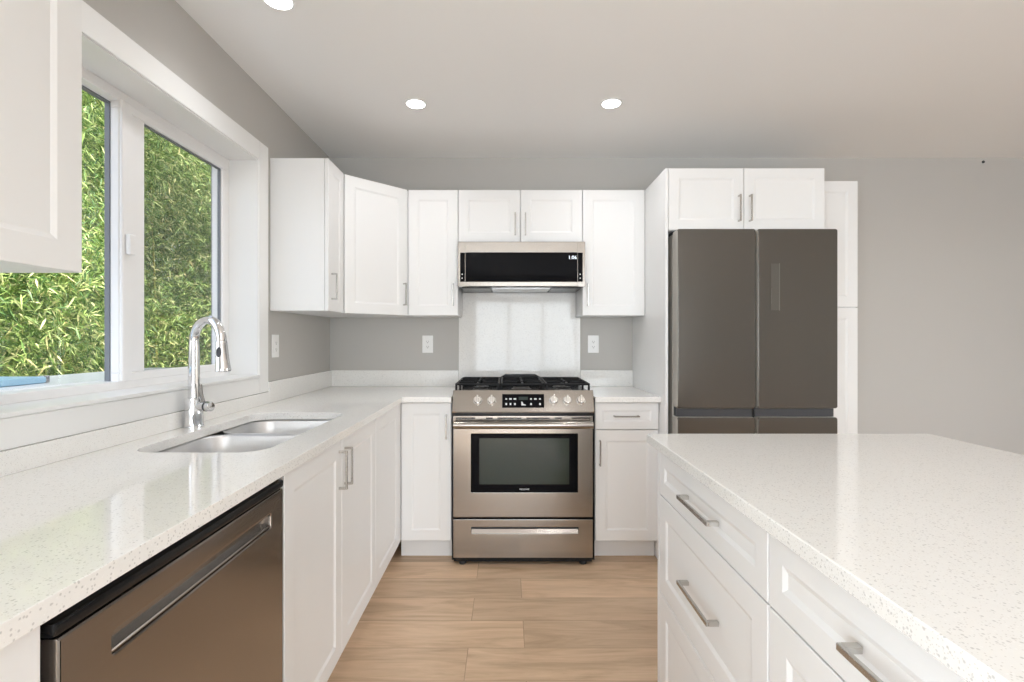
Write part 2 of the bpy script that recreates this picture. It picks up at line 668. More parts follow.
FL = Fr((XL, 0, 0), (0, 1, 0), (1, 0, 0))
bm = bmesh.new()
HY0, HY1, HZ0, HZ1 = WY0 - 0.012, WY1 + 0.012, WZ0 - 0.012, WZ1 + 0.012
for ya, yb, za, zb in ((YR - 0.2, -2.60, 0, ZC), (-2.60, -0.70, 2.06, ZC), (-0.70, HY0, 0, ZC), (HY0, HY1, 0, HZ0), (HY0, HY1, HZ1, ZC), (HY1, YB, 0, ZC)):
    bx(bm, (ya, za, -0.22), (yb, zb, 0), fr=FL)
struct(finish(bm, 'wall_left', M_WALL))
FRW = Fr((XR, 0, 0), (0, 1, 0), (-1, 0, 0))
wall_with_hole('wall_right', FRW, YR - 0.2, YB, (0.75, 2.75, 0.0, 2.06), M_WALL)
FRR = Fr((0, YR, 0), (1, 0, 0), (0, 1, 0))
wall_with_hole('wall_rear', FRR, XL, XR, (-0.70, 2.20, 0.15, 2.06), M_WALL)


def sliding_unit(name, fr, a0, a1, b0, b1, n, kind):
    """glazed unit in an opening out of the picture: frame with n lights"""
    bm = bmesh.new()
    f = 0.05
    bx(bm, (a0, b0, -0.14), (a1, b0 + f, -0.06), fr=fr)
    bx(bm, (a0, b1 - f, -0.14), (a1, b1, -0.06), fr=fr)
    for k in range(n + 1):
        a = a0 + (a1 - a0 - f) * k / n
        bx(bm, (a, b0 + f, -0.14), (a + f, b1 - f, -0.06), fr=fr)
    o = struct(finish(bm, name, M_VINYL))
    bm = bmesh.new()
    for k in range(n):
        s = a0 + (a1 - a0 - f) * k / n + f
        e = a0 + (a1 - a0 - f) * (k + 1) / n
        bx(bm, (s, b0 + f, -0.102), (e, b1 - f, -0.098), fr=fr)
    finish(bm, 'pane', M_GLASS, o)
    return o


sliding_unit('door_1', FRW, 0.75, 2.75, 0.0, 2.06, 2, 'door')
sliding_unit('added_door', FL, -2.60, -0.70, 0.0, 2.06, 2, 'door')  # unseen door, added to let light onto the island face
sliding_unit('added_window', FRR, -0.70, 2.20, 0.15, 2.06, 4, 'window')  # unseen window, added to light the room from behind

# --- window over the sink: liner, casing, vinyl slider
bm = bmesh.new()
XJ0, XJ1 = -1.318, -1.178
bx(bm, (XJ0, WY0 - 0.011, WZ1), (XJ1, WY1 + 0.011, WZ1 + 0.011))
bx(bm, (XJ0, WY0 - 0.011, WZ0), (XJ1, WY0, WZ1))
bx(bm, (XJ0, WY1, WZ0), (XJ1, WY1 + 0.011, WZ1))
finish_liner = struct(finish(bm, 'trim_1', M_TRIM))
finish_liner['label'] = 'white painted window liner'
bm = bmesh.new()
bx(bm, (XJ0, WY0 - 0.011, WZ0 - 0.011), (-1.166, WY1 + 0.011, WZ0 + 0.001), 0.002)
o = finish(bm, 'window_sill', M_TRIM, finish_liner, 35)
bm = bmesh.new()
cw = 0.089
ya, yb, za, zb = WY0 - 0.005, WY1 + 0.005, WZ0 - 0.012, WZ1 + 0.005
XC0, XC1 = XL - 0.0, -1.172
bx(bm, (XC0 + 0.0005, yb, za - 0.075), (XC1, yb + cw, zb + cw), 0.002)       # far jamb casing
bx(bm, (XC0 + 0.0005, ya - cw, za - 0.075), (XC1, ya, zb + cw), 0.002)       # near jamb casing
bx(bm, (XC0 + 0.0005, ya, zb), (XC1, yb, zb + cw), 0.002)                    # head casing
bx(bm, (XC0 + 0.0005, ya, za - 0.075), (XC1, yb, za), 0.002)                 # apron
struct(finish(bm, 'trim_2', M_TRIM, None, 35))

XF0, XF1 = -1.374, -1.312                # frame depth
bm = bmesh.new()
f = 0.036
bx(bm, (XF0, WY0, WZ0), (XF1, WY1, WZ0 + 0.028), 0.002)
bx(bm, (XF0, WY0, WZ1 - f), (XF1, WY1, WZ1), 0.002)
bx(bm, (XF0, WY0, WZ0 + 0.028), (XF1, WY0 + f, WZ1 - f), 0.002)
bx(bm, (XF0, WY1 - f, WZ0 + 0.028), (XF1, WY1, WZ1 - f), 0.002)
# fixed-light centre stile
bx(bm, (-1.369, 1.684, WZ0 + 0.028), (-1.3405, 1.726, WZ1 - f), 0.002)
win = struct(finish(bm, 'window_1', M_VINYL, None, 35))
# sliding sash (the far light)
bm = bmesh.new()
sy0, sy1, sz0, sz1 = 1.672, WY1 - 0.022, WZ0 + 0.026, WZ1 - 0.030
xs0, xs1 = -1.340, -1.310
q = 0.030
bx(bm, (xs0, sy0, sz0), (xs1, sy1, sz0 + q), 0.003)
bx(bm, (xs0, sy0, sz1 - q), (xs1, sy1, sz1), 0.003)
bx(bm, (xs0, sy0, sz0 + q), (xs1, sy0 + 0.118, sz1 - q), 0.003)
bx(bm, (xs0, sy1 - 0.034, sz0 + q), (xs1, sy1, sz1 - q), 0.003)
sash = finish(bm, 'window_frame', M_VINYL, win, 35)
sash['label'] = 'white sliding sash'
# raised pull rail with the catch
bm = bmesh.new()
bx(bm, (xs1 - 0.002, sy0 + 0.002, sz0 + 0.002), (xs1 + 0.010, sy0 + 0.046, sz1 - 0.002), 0.003)
finish(bm, 'pull_rail', M_VINYL, sash, 35)
bm = bmesh.new()
bx(bm, (xs1 + 0.0095, sy0 + 0.012, 1.520), (xs1 + 0.030, sy0 + 0.040, 1.590), 0.005, 2)
catch = finish(bm, 'latch', M_VINYL, sash, 35)
# panes and gaskets
bm = bmesh.new()
bx(bm, (-1.3685, WY0 + f, WZ0 + 0.028), (-1.3655, 1.684, WZ1 - f))
finish(bm, 'pane', M_GLASS, win)
bm = bmesh.new()
bx(bm, (-1.328, sy0 + 0.118, sz0 + q), (-1.324, sy1 - 0.034, sz1 - q))
finish(bm, 'pane', M_GLASS, win)


def gasket(x0, x1, y0, y1, z0, z1, w, parent):
    b_ = bmesh.new()
    bx(b_, (x0, y0, z1 - w), (x1, y1, z1))
    bx(b_, (x0, y0, z0), (x1, y0 + w, z1 - w))
    bx(b_, (x0, y1 - w, z0), (x1, y1, z1 - w))
    return finish(b_, 'gasket', M_GASKET, parent)


gasket(-1.365, -1.349, WY0 + f, 1.6845, WZ0 + 0.028, WZ1 - f, 0.006, win)
gasket(-1.332, -1.320, sy0 + 0.118, sy1 - 0.034, sz0 + q, sz1 - q, 0.005, win)
bm = bmesh.new()
bx(bm, (-1.3715, 1.730, WZ0 + 0.03), (-1.3705, WY1 - f, WZ1 - f))
finish(bm, 'insect_screen', M_SCREEN, win)

struct(box_obj('sun_blocker', (XR + 0.225, -0.6, 2.45), (XR + 2.3, 3.6, 2.6), M_BLOCKER))  # unseen slab, added to keep sun out of the right-hand opening

# --- outside the window
struct(box_obj('ground', (-9.0, -6.0, -0.45), (XL - 0.221, 12.0, -0.30), M_GROUND))
ledge = tag(box_obj('flashing_board', (-1.78, 0.55, 1.03), (-1.4055, 2.46, 1.088), M_VINYL, bev=0.004),
            'white outdoor ledge board just beyond the window glass', 'ledge')
bm = bmesh.new()
bx(bm, (-1.72, 0.75, 1.0885), (-1.50, 1.615, 1.110), 0.006, 2)
bxo = tag(finish(bm, 'storage_tray', M_BLUE, None, 35), 'pale blue plastic tray lying on the white ledge outside the window', 'tray')
bm = bmesh.new()
bx(bm, (-1.53, 1.612, 1.089), (-1.505, 1.632, 1.112), 0.003)
finish(bm, 'clip', M_NICKEL, bxo)


def bamboo():
    root = thing('bamboo_hedge', 'dense green and yellow bamboo hedge growing outside the kitchen window', 'hedge', (-3.8, 5.0, -0.3))
    rng = np.random.default_rng(3)
    # culms
    for k in range(26):
        y = 2.0 + 7.0 * (k + rng.random() * 0.8) / 26
        x = -3.25 - 0.9 * rng.random()
        lean = rng.normal(0, 0.06, 2)
        h = 3.3 + rng.random() * 0.8
        bm = bmesh.new()
        pts, rad = [], []
        nn = 18
        for i in range(nn):
            z = -0.3 + h * i / nn
            for dz, rr in ((0.0, 1.0), (0.012, 1.25), (0.03, 0.98)):
                t = (z + dz + 0.3) / h
                pts.append((x + lean[0] * t * t * 4, y + lean[1] * t * t * 4, z + dz))
                rad.append(0.014 * rr * (1 - 0.6 * t))
        tube(bm, pts, rad, 8)
        finish(bm, 'culm', M_CULM, root, 50)
    # leaves in sprays
    N = 70000
    cx = -3.05 - 1.7 * rng.random(N) ** 1.3
    cy = 1.9 + 6.3 * rng.random(N)
    cz = -0.25 + 4.0 * rng.random(N)
    # soft undulating front face
    cx += 0.18 * np.sin(cy * 2.3 + 0.8 * np.sin(cz * 1.7)) + 0.12 * np.sin(cz * 3.1 + cy)
    per = 5
    base = np.repeat(np.stack([cx, cy, cz], 1), per, 0)
    main = rng.normal(0, 1, (N, 3))
    main[:, 2] -= 0.35
    main[:, 0] += 0.5
    main /= np.linalg.norm(main, axis=1)[:, None]
    d = np.repeat(main, per, 0) + rng.normal(0, 0.65, (N * per, 3))
    d /= np.linalg.norm(d, axis=1)[:, None]
    base = base + rng.normal(0, 0.02, base.shape)
    L = (0.045 + 0.055 * rng.random(N * per)) * (1 + 0.75 * np.clip(-3.5 - base[:, 0], 0, 1.2))
    wv = np.cross(d, rng.normal(0, 1, d.shape))
    wv /= np.linalg.norm(wv, axis=1)[:, None]
    nv = np.cross(d, wv)
    wd = (L * (0.052 + 0.03 * rng.random(N * per)))[:, None]
    mid = base + d * (L * 0.38)[:, None] + nv * (L * 0.05)[:, None]
    tip = base + d * L[:, None] - np.array([0, 0, 1.0]) * (L * 0.15)[:, None]
    v = np.stack([base, mid - wv * wd, mid - nv * (wd * 0.5), mid + wv * wd, tip], 1).reshape(-1, 3)
    n = N * per
    i0 = (np.arange(n) * 5)[:, None]
    quads = np.concatenate([i0 + np.array([[0, 1, 4, 2]]), i0 + np.array([[0, 2, 4, 3]])], 1).reshape(-1)
    me = bpy.data.meshes.new('foliage')
    me.vertices.add(n * 5)
    me.vertices.foreach_set('co', v.reshape(-1).astype(np.float32))
    me.loops.add(n * 8)
    me.loops.foreach_set('vertex_index', quads.astype(np.int32))
    me.polygons.add(n * 2)
    me.polygons.foreach_set('loop_start', (np.arange(n * 2) * 4).astype(np.int32))
    me.polygons.foreach_set('loop_total', np.full(n * 2, 4, np.int32))
    me.update(calc_edges=True)
    fo = link_mesh(me, 'foliage', M_LEAF, root)
    fo['kind'] = 'stuff'


bamboo()

# ------------------------------------------------------------------ base cabinets
CT0, CT1 = 0.884, 0.914                 # worktop underside and top
DB, DT = 0.118, 0.877                   # door bottom and top
FACE_L, FACE_B = -0.584, 2.727          # door faces of the left run and of the back run
TH = 0.019


def toe(fr, a0, a1, depth, parent):
    bm_ = bmesh.new()
    bx(bm_, (a0, 0.0005, -depth), (a1, 0.115, -0.062), fr=fr)
    return finish(bm_, 'toe_kick', M_CAB, parent)


FLB = Fr((FACE_L - TH, 0, 0), (0, 1, 0), (1, 0, 0))          # left run: a = world y
DEP_L = (FACE_L - TH) - (XL + 0.002)
FBB = Fr((0, FACE_B + TH, 0), (1, 0, 0), (0, -1, 0))         # back run: a = world x
DEP_B = (YB - 0.002) - (FACE_B + TH)


def base_cab(label, fr, a0, a1, depth, loc, top=True, group='white base cabinets'):
    r = thing('base_cabinet', label, 'cabinet', loc, group)
    bm_ = bmesh.new()
    panels(bm_, fr, a0, a1, 0.115, 0.8835, depth, top=top)
    finish(bm_, 'carcass', M_CAB, r)
    toe(fr, a0 + 0.002, a1 - 0.002, depth, r)
    return r


# near end of the left run, before the dishwasher
r = base_cab('white base cabinet at the near end of the sink run, left of the dishwasher', FLB, -0.30, 0.622, DEP_L, (-0.9, 0.16, 0))
d = shaker('door', FLB, -0.298, 0.160, DB, DT, r)
pull(FLB, 0.115, 0.76, 0.135, True, d)
d = shaker('door', FLB, 0.163, 0.6205, DB, DT, r)
pull(FLB, 0.208, 0.76, 0.135, True, d)
# sink base
r = base_cab('white double-door base cabinet under the sink', FLB, 1.299, 2.203, DEP_L, (-0.9, 1.75, 0), top=False)
d = shaker('door', FLB, 1.3005, 1.7485, DB, DT, r)
pull(FLB, 1.7205, 0.776, 0.135, True, d)
d = shaker('door', FLB, 1.7515, 2.2015, DB, DT, r)
pull(FLB, 1.7800, 0.776, 0.135, True, d)
# blind corner unit
r = thing('base_cabinet', 'white corner base cabinet between the sink doors and the back run', 'cabinet', (-0.9, 2.75, 0), 'white base cabinets')
bm = bmesh.new()
panels(bm, FLB, 2.203, YB - 0.003, 0.115, 0.8835, DEP_L)
bx(bm, (2.668, DB, 0.0), (2.7262, DT, TH - 0.002), fr=FLB)      # filler strip to the corner
finish(bm, 'carcass', M_CAB, r)
toe(FLB, 2.205, 2.75, DEP_L, r)
shaker('door', FLB, 2.2045, 2.6665, DB, DT, r)
# back run, left of the range
r = base_cab('white single-door base cabinet left of the range', FBB, -0.601, -0.306, DEP_B, (-0.45, 3.0, 0))
d = shaker('door', FBB, -0.582, -0.308, DB, DT, r)
pull(FBB, -0.333, 0.748, 0.135, True, d)
# back run, right of the range
r = base_cab('white base cabinet with one drawer and door right of the range', FBB, 0.484, 0.8375, DEP_B, (0.65, 3.0, 0))
d = shaker('drawer', FBB, 0.4865, 0.8355, 0.731, DT, r, fw=0.040)
pull(FBB, 0.655, 0.806, 0.140, False, d)
d = shaker('door', FBB, 0.4865, 0.8355, DB, 0.727, r)
pull(FBB, 0.510, 0.604, 0.140, True, d)

# ------------------------------------------------------------------ worktops and upstands
UB, UT = 1.372, 2.134                  # upper cabinets: bottom and top
CX = -0.568                            # front edge of the left run
CY = 2.690                             # front edge of the back run
hole = rrect(-1.075, -0.690, 1.390, 2.130, 0.075)
poly_slab('worktop', [(XL + 0.001, -0.32), (CX, -0.32), (CX, CY), (-0.3035, CY), (-0.3035, YB - 0.001), (XL + 0.001, YB - 0.001)],
          [hole], CT0, CT1, M_QUARTZ, bev=0.002)
w = bpy.data.objects['worktop']
tag(w, 'white speckled L-shaped quartz worktop with the sink cut into it', 'worktop')
o = box_obj('worktop', (0.4815, CY, CT0), (0.838, YB - 0.001, CT1), M_QUARTZ, bev=0.002)
tag(o, 'short white quartz worktop between the range and the fridge panel', 'worktop')

bm = bmesh.new()
ZU = 1.020
bx(bm, (XL + 0.0005, -0.32, CT1 + 0.0003), (XL + 0.0195, WY1 + 0.094, 0.972), 0.001)
bx(bm, (XL + 0.0005, WY1 + 0.0955, CT1 + 0.0003), (XL + 0.0195, YB - 0.0205, ZU), 0.001)
o = finish(bm, 'backsplash', M_QUARTZ, None, 35)
tag(o, 'low speckled quartz upstand along the window wall', 'backsplash')
o = box_obj('backsplash', (XL + 0.0005, YB - 0.0195, CT1 + 0.0003), (-0.3225, YB - 0.0005, ZU), M_QUARTZ, bev=0.001)
tag(o, 'low speckled quartz upstand on the back wall left of the range', 'backsplash')
o = box_obj('backsplash', (0.4885, YB - 0.0195, CT1 + 0.0003), (0.838, YB - 0.0005, ZU), M_QUARTZ, bev=0.001)
tag(o, 'low speckled quartz upstand on the back wall right of the range', 'backsplash')
o = poly_slab('backsplash', [(-0.321, CT1 + 0.0006), (0.487, CT1 + 0.0006), (0.487, UB - 0.001), (0.4575, UB - 0.001), (0.4575, 1.535),
                             (-0.2965, 1.535), (-0.2965, UB - 0.001), (-0.321, UB - 0.001)], [], 0.0005, 0.0195, M_QUARTZ, bev=0.001,
              to=Fr((0, YB, 0), (1, 0, 0), (0, -1, 0)).m)
tag(o, 'tall quartz slab on the wall between range and microwave', 'backsplash')

# ------------------------------------------------------------------ sink and tap
sink = thing('kitchen_sink', 'stainless steel double-bowl sink set under the worktop', 'sink', (-0.88, 1.76, 0.70))


def bowl(y0, y1, zb):
    bm_ = bmesh.new()
    x0, x1 = -1.083, -0.682
    rings = []
    for i, (inset, z, r_) in enumerate(((0.0, CT0 - 0.0008, 0.078), (0.004, CT0 - 0.010, 0.078), (0.010, 0.80, 0.075), (0.014, zb + 0.03, 0.070),
                                        (0.022, zb + 0.010, 0.065), (0.040, zb, 0.060))):
        rings.append([bm_.verts.new((p[0], p[1], z)) for p in rrect(x0 + inset, x1 - inset, y0 + inset, y1 - inset, r_)])
    for a, b in zip(rings, rings[1:]):
        n = len(a)
        for k in range(n):
            bm_.faces.new((a[k], a[(k + 1) % n], b[(k + 1) % n], b[k]))
    bm_.faces.new(rings[-1])
    bmesh.ops.recalc_face_normals(bm_, faces=bm_.faces[:])
    o_ = finish(bm_, 'bowl', M_STEEL_SINK, sink, 60)
    sm = o_.modifiers.new('shell', 'SOLIDIFY')
    sm.thickness = 0.0012
    sm.offset = 0
    b2 = bmesh.new()
    cyl = [((-0.88), (y0 + y1) / 2)]
    tube(b2, [(cyl[0][0], cyl[0][1], zb + 0.0008), (cyl[0][0], cyl[0][1], zb + 0.004), (cyl[0][0], cyl[0][1], zb + 0.0042)], [0.044, 0.042, 0.030], 24)
    finish(b2, 'drain', M_CHROME, o_, 40)
    return o_


bowl(1.382, 1.806, 0.690)
bowl(1.828, 2.138, 0.705)
bm = bmesh.new()
bx(bm, (-1.081, 1.8035, 0.868), (-0.684, 1.8305, 0.8745), 0.002)
finish(bm, 'divider', M_STEEL_SINK, sink, 35)

tap = thing('kitchen_tap', 'tall chrome pull-down kitchen tap standing behind the sink', 'tap', (-1.118, 1.787, CT1))
tx, ty = -1.130, 1.787
bm = bmesh.new()
tube(bm, [(tx, ty, CT1 + 0.0003), (tx, ty, CT1 + 0.006), (tx, ty, CT1 + 0.009), (tx, ty, 1.012), (tx, ty, 1.019), (tx, ty, 1.021)],
     [0.033, 0.033, 0.030, 0.030, 0.029, 0.021], 28)
finish(bm, 'body', M_CHROME, tap, 40)
dirv = Vector((0.145, -0.075, 0)).normalized()
reach = 0.160
R = reach / 2
pts = [(tx, ty, 1.015), (tx, ty, 1.10), (tx, ty, 1.20)]
zc = 1.225
for k in range(0, 17):
    a = PI - PI * k / 16
    q = Vector((tx, ty, zc)) + dirv * (R + R * math.cos(a)) + Vector((0, 0, 0.075 * math.sin(a)))
    pts.append(tuple(q))
bm = bmesh.new()
tube(bm, pts, [0.0195, 0.0190, 0.0175] + [0.0160] * 17, 20)
finish(bm, 'spout', M_CHROME, tap, 60)
e = Vector((tx, ty, 0)) + dirv * reach
bm = bmesh.new()
off = dirv * 0.004
tube(bm, [(e.x, e.y, 1.226), (e.x, e.y, 1.222), (e.x, e.y, 1.216), (e.x + off.x, e.y + off.y, 1.165), (e.x + 2 * off.x, e.y + 2 * off.y, 1.130),
          (e.x + 2.2 * off.x, e.y + 2.2 * off.y, 1.122), (e.x + 2.2 * off.x, e.y + 2.2 * off.y, 1.119)],
     [0.0162, 0.0175, 0.0180, 0.0205, 0.0240, 0.0255, 0.0225], 24)
hd = finish(bm, 'spray_head', M_CHROME, tap, 50)
bm = bmesh.new()
cdir = Vector((-e.x * 0.0 + 0.10, -1.0, 0)).normalized()
ctr = Vector((e.x, e.y, 1.185)) + cdir * 0.0185
sd = Vector((cdir.y * -1, cdir.x, 0))
ring = []
for c_, sc_ in ((-0.004, 1.0), (0.002, 1.0), (0.004, 0.8)):
    ring.append([bm.verts.new(ctr + cdir * c_ + sd * (0.0085 * sc_ * math.cos(2 * PI * k / 20)) + Vector((0, 0, 0.019 * sc_ * math.sin(2 * PI * k / 20)))) for k in range(20)])
for a, b in zip(ring, ring[1:]):
    for k in range(20):
        bm.faces.new((a[k], a[(k + 1) % 20], b[(k + 1) % 20], b[k]))
bm.faces.new(ring[0])
bm.faces.new(ring[-1])
btn = finish(bm, 'button', M_DARKGREY, hd, 40)
btn['label'] = 'dark grey spray button'
# side lever
bm = bmesh.new()
hz = 0.990
hv = Vector((1.0, -0.25, 0)).normalized()
b0 = Vector((tx, ty, hz))
tube(bm, [b0 + hv * s for s in (0.022, 0.046, 0.052)], [0.0175, 0.0175, 0.0175], 20)
tube(bm, [b0 + hv * s for s in (0.058, 0.074, 0.076)], [0.0175, 0.0175, 0.015], 20)
lv = finish(bm, 'lever_base', M_CHROME, tap, 40)
bm = bmesh.new()
tube(bm, [b0 + hv * s for s in (0.0515, 0.0585)], [0.0182, 0.0182], 20)
finish(bm, 'seal_ring', M_DARKGREY, lv, 40)
bm = bmesh.new()
s0 = b0 + hv * 0.042 + Vector((0, 0, 0.012))
tube(bm, [s0, s0 + Vector((-0.004, -0.006, 0.03)), s0 + Vector((-0.007, -0.010, 0.066)), s0 + Vector((-0.0073, -0.0103, 0.068))], [0.0062, 0.0058, 0.0068, 0.0045], 12)
finish(bm, 'lever', M_POCKET, lv, 40)  # darker steel stands in for a dark reflection in the chrome

# ------------------------------------------------------------------ dishwasher
dw = thing('dishwasher', 'bronze-toned stainless dishwasher with pocket handle under the worktop', 'dishwasher', (-0.9, 0.96, 0))
DY0, DY1 = 0.640, 1.289
bm = bmesh.new()
bx(bm, (XL + 0.02, 0.629, 0.10), (-0.640, 1.295, 0.845))
finish(bm, 'tub', M_BLACK, dw)
bm = bmesh.new()
bx(bm, (-0.640, 0.628, 0.10), (-0.6200, 1.2965, 0.8815))
finish(bm, 'surround', M_BLACK, dw)
# door panel with the pocket cut through its face sheet
FDW = Fr((-0.612, 0, 0), (0, 1, 0), (1, 0, 0))
hp = rrect(0.732, 1.222, 0.768, 0.800, 0.006, 4)
# slab in (a, b) plane -> world
sheet = poly_slab('door', rrect(DY0, DY1, 0.105, 0.846, 0.004, 3), [hp], 0.0, 0.030, M_DW, dw, bev=0.006, to=FDW.m)
bm = bmesh.new()
bx(bm, (0.726, 0.762, 0.001), (1.228, 0.806, 0.014), fr=FDW)
pk = finish(bm, 'pocket_back', M_POCKET, sheet)
bm = bmesh.new()
bx(bm, (0.7322, 0.7685, 0.0062), (1.2218, 0.774, 0.0285), 0.002, 1, FDW)
finish(bm, 'pocket_lip', M_DW, sheet, 35)
bm = bmesh.new()
bx(bm, (DY0 - 0.006, 0.8475, -0.004), (DY1 + 0.002, 0.868, 0.031), 0.006, 2, fr=FDW)
finish(bm, 'control_strip', M_BLACK, dw, 35)
bm = bmesh.new()
bx(bm, (1.262, 0.8685, 0.004), (1.292, 0.883, 0.016), fr=FDW)
finish(bm, 'mounting_bracket', M_STEEL, dw)
bm = bmesh.new()
bx(bm, (0.632, 0.0005, -0.08), (1.293, 0.0995, -0.05), fr=FDW)
finish(bm, 'toe_kick', M_BLACK, dw)

# ------------------------------------------------------------------ upper cabinets
FACE_UB, FACE_UL = 3.007, -0.893
FUB = Fr((0, FACE_UB + TH, 0), (1, 0, 0), (0, -1, 0))
FUL = Fr((FACE_UL - TH, 0, 0), (0, 1, 0), (1, 0, 0))
DUB = (YB - 0.002) - (FACE_UB + TH)
DUL = (FACE_UL - TH) - (XL + 0.002)
GU = 'white upper cabinets'


def upper(label, fr, a0, a1, b0, b1, depth, loc, solid=True):
    r_ = thing('upper_cabinet', label, 'cabinet', loc, GU)
    bm_ = bmesh.new()
    bx(bm_, (a0 + 0.0005, b0, -depth), (a1 - 0.0005, b1, -0.0005), fr=fr)
    finish(bm_, 'carcass', M_CAB, r_)
    return r_


r = upper('white upper cabinet near the camera, left of the window', FUL, 0.20, 1.041, UB, UT, DUL, (-1.05, 0.62, UB))
d = shaker('door', FUL, 0.2015, 0.619, UB, UT, r)
pull(FUL, 0.585, 1.50, 0.135, True, d)
d = shaker('door', FUL, 0.622, 1.041, UB, UT, r)
r = upper('narrow white upper cabinet between the window and the corner', FUL, 2.473, 2.709, UB, UT, DUL, (-1.05, 2.59, UB))
d = shaker('door', FUL, 2.4745, 2.706, UB, UT, r)
pull(FUL, 2.520, 1.498, 0.135, True, d)
# angled corner unit
r = thing('upper_cabinet', 'white upper cabinet with its door angled across the corner', 'cabinet', (-0.95, 3.1, UB), GU)
A = Vector((FACE_UL, 2.7115, 0))
B = Vector((-0.6035, FACE_UB, 0))
u = (B - A).normalized()
nrm = Vector((u.y, -u.x, 0))
P0 = A - nrm * TH
P1 = B - nrm * TH
bm = bmesh.new()
poly = [(XL + 0.002, 2.7105), (P0.x - 0.008, 2.7105), (P0.x, P0.y), (P1.x, P1.y), (-0.6025, P1.y + 0.008), (-0.6025, YB - 0.002), (XL + 0.002, YB - 0.002)]
lo = [bm.verts.new((x, y, UB)) for x, y in poly]
hi = [bm.verts.new((x, y, UT)) for x, y in poly]
for k in range(len(poly)):
    bm.faces.new((lo[k], lo[(k + 1) % len(poly)], hi[(k + 1) % len(poly)], hi[k]))
bm.faces.new(lo)
bm.faces.new(hi)
finish(bm, 'carcass', M_CAB, r)
FD = Fr((P0.x + nrm.x * 0.0005, P0.y + nrm.y * 0.0005, 0), u, nrm)
wl_ = (B - A).length
d = shaker('door', FD, 0.004, wl_ - 0.004, UB, UT, r)
pull(FD, wl_ - 0.030, 1.498, 0.135, True, d)
# back wall
r = upper('white single-door upper cabinet left of the microwave', FUB, -0.600, -0.2975, UB, UT, DUB, (-0.45, 3.15, UB))
d = shaker('door', FUB, -0.5985, -0.299, UB, UT, r)
pull(FUB, -0.326, 1.498, 0.135, True, d)
r = upper('short white double-door upper cabinet above the microwave', FUB, -0.2965, 0.4575, 1.815, UT, DUB, (0.08, 3.15, 1.815))
d = shaker('door', FUB, -0.295, 0.0790, 1.817, UT, r)
pull(FUB, 0.050, 1.925, 0.135, True, d)
d = shaker('door', FUB, 0.0825, 0.456, 1.817, UT, r)
pull(FUB, 0.1115, 1.925, 0.135, True, d)
r = upper('white single-door upper cabinet right of the microwave', FUB, 0.4585, 0.838, UB, UT, DUB, (0.65, 3.15, UB))
d = shaker('door', FUB, 0.460, 0.8365, UB, UT, r)
pull(FUB, 0.489, 1.498, 0.135, True, d)

# fridge surround
o = box_obj('side_panel', (0.839, 2.622, 0.0005), (0.8535, YB - 0.002, UT), M_CAB, bev=0.0008)
tag(o, 'tall white side panel standing left of the fridge', 'panel')
FACE_F = 2.622
FF = Fr((0, FACE_F + TH, 0), (1, 0, 0), (0, -1, 0))
r = upper('white double-door upper cabinet above the fridge', FF, 0.8545, 1.6835, 1.806, UT, (YB - 0.002) - (FACE_F + TH), (1.27, 3.0, 1.806))
d = shaker('door', FF, 0.856, 1.2535, 1.808, UT, r, fw=0.052)
pull(FF, 1.226, 1.920, 0.140, True, d)
d = shaker('door', FF, 1.2565, 1.682, 1.808, UT, r, fw=0.052)
pull(FF, 1.284, 1.920, 0.140, True, d)
# pantry
FACE_P = 2.835
FP = Fr((0, FACE_P + TH, 0), (1, 0, 0), (0, -1, 0))
r = thing('pantry_cabinet', 'tall white pantry cabinet right of the fridge', 'cabinet', (1.86, 3.1, 0))
bm = bmesh.new()
bx(bm, (1.714, 0.115, -((YB - 0.002) - (FACE_P + TH))), (2.010, UT, -0.0005), fr=FP)
finish(bm, 'carcass', M_CAB, r)
toe(FP, 1.716, 2.008, (YB - 0.002) - (FACE_P + TH), r)
d = shaker('door', FP, 1.7155, 2.009, DB, 1.408, r)
pull(FP, 1.745, 1.10, 0.135, True, d)
d = shaker('door', FP, 1.7155, 2.009, 1.4135, UT, r)
pull(FP, 1.745, 1.54, 0.135, True, d)

# ------------------------------------------------------------------ refrigerator
fr_ = thing('refrigerator', 'dark graphite four-door refrigerator', 'refrigerator', (1.29, 3.0, 0))
FY = 2.547
FX0, FX1, FXM = 0.878, 1.704, 1.2865
bm = bmesh.new()
bx(bm, (0.878, 2.62200, 0.030), (1.700, 3.285, 1.785), 0.004)
finish(bm, 'body', M_FRIDGE_SIDE, fr_, 35)


def fridge_door(x0, x1, z0, z1, lid):
    bm_ = bmesh.new()
    fr2 = Fr((0, FY + 0.072, 0), (1, 0, 0), (0, -1, 0))
    me_ = rrect(x0, x1, z0, z1, 0.010, 4)
    rings = []
    for ins, c in ((0.0, 0.0), (0.0, 0.064), (0.0015, 0.069), (0.005, 0.072)):
        rr = rrect(x0 + ins, x1 - ins, z0 + ins, z1 - ins, 0.010, 4)
        rings.append([bm_.verts.new(fr2.p(p[0], p[1], c)) for p in rr])
    for a, b in zip(rings, rings[1:]):
        for k in range(len(a)):
            bm_.faces.new((a[k], a[(k + 1) % len(a)], b[(k + 1) % len(a)], b[k]))
    bm_.faces.new(rings[0])
    bm_.faces.new(rings[-1])
    o_ = finish(bm_, lid, [M_FRIDGE, M_FRIDGE_SIDE], fr_, 40)
    for p_ in o_.data.polygons:
        if p_.normal.y > -0.3:
            p_.material_index = 1
    return o_


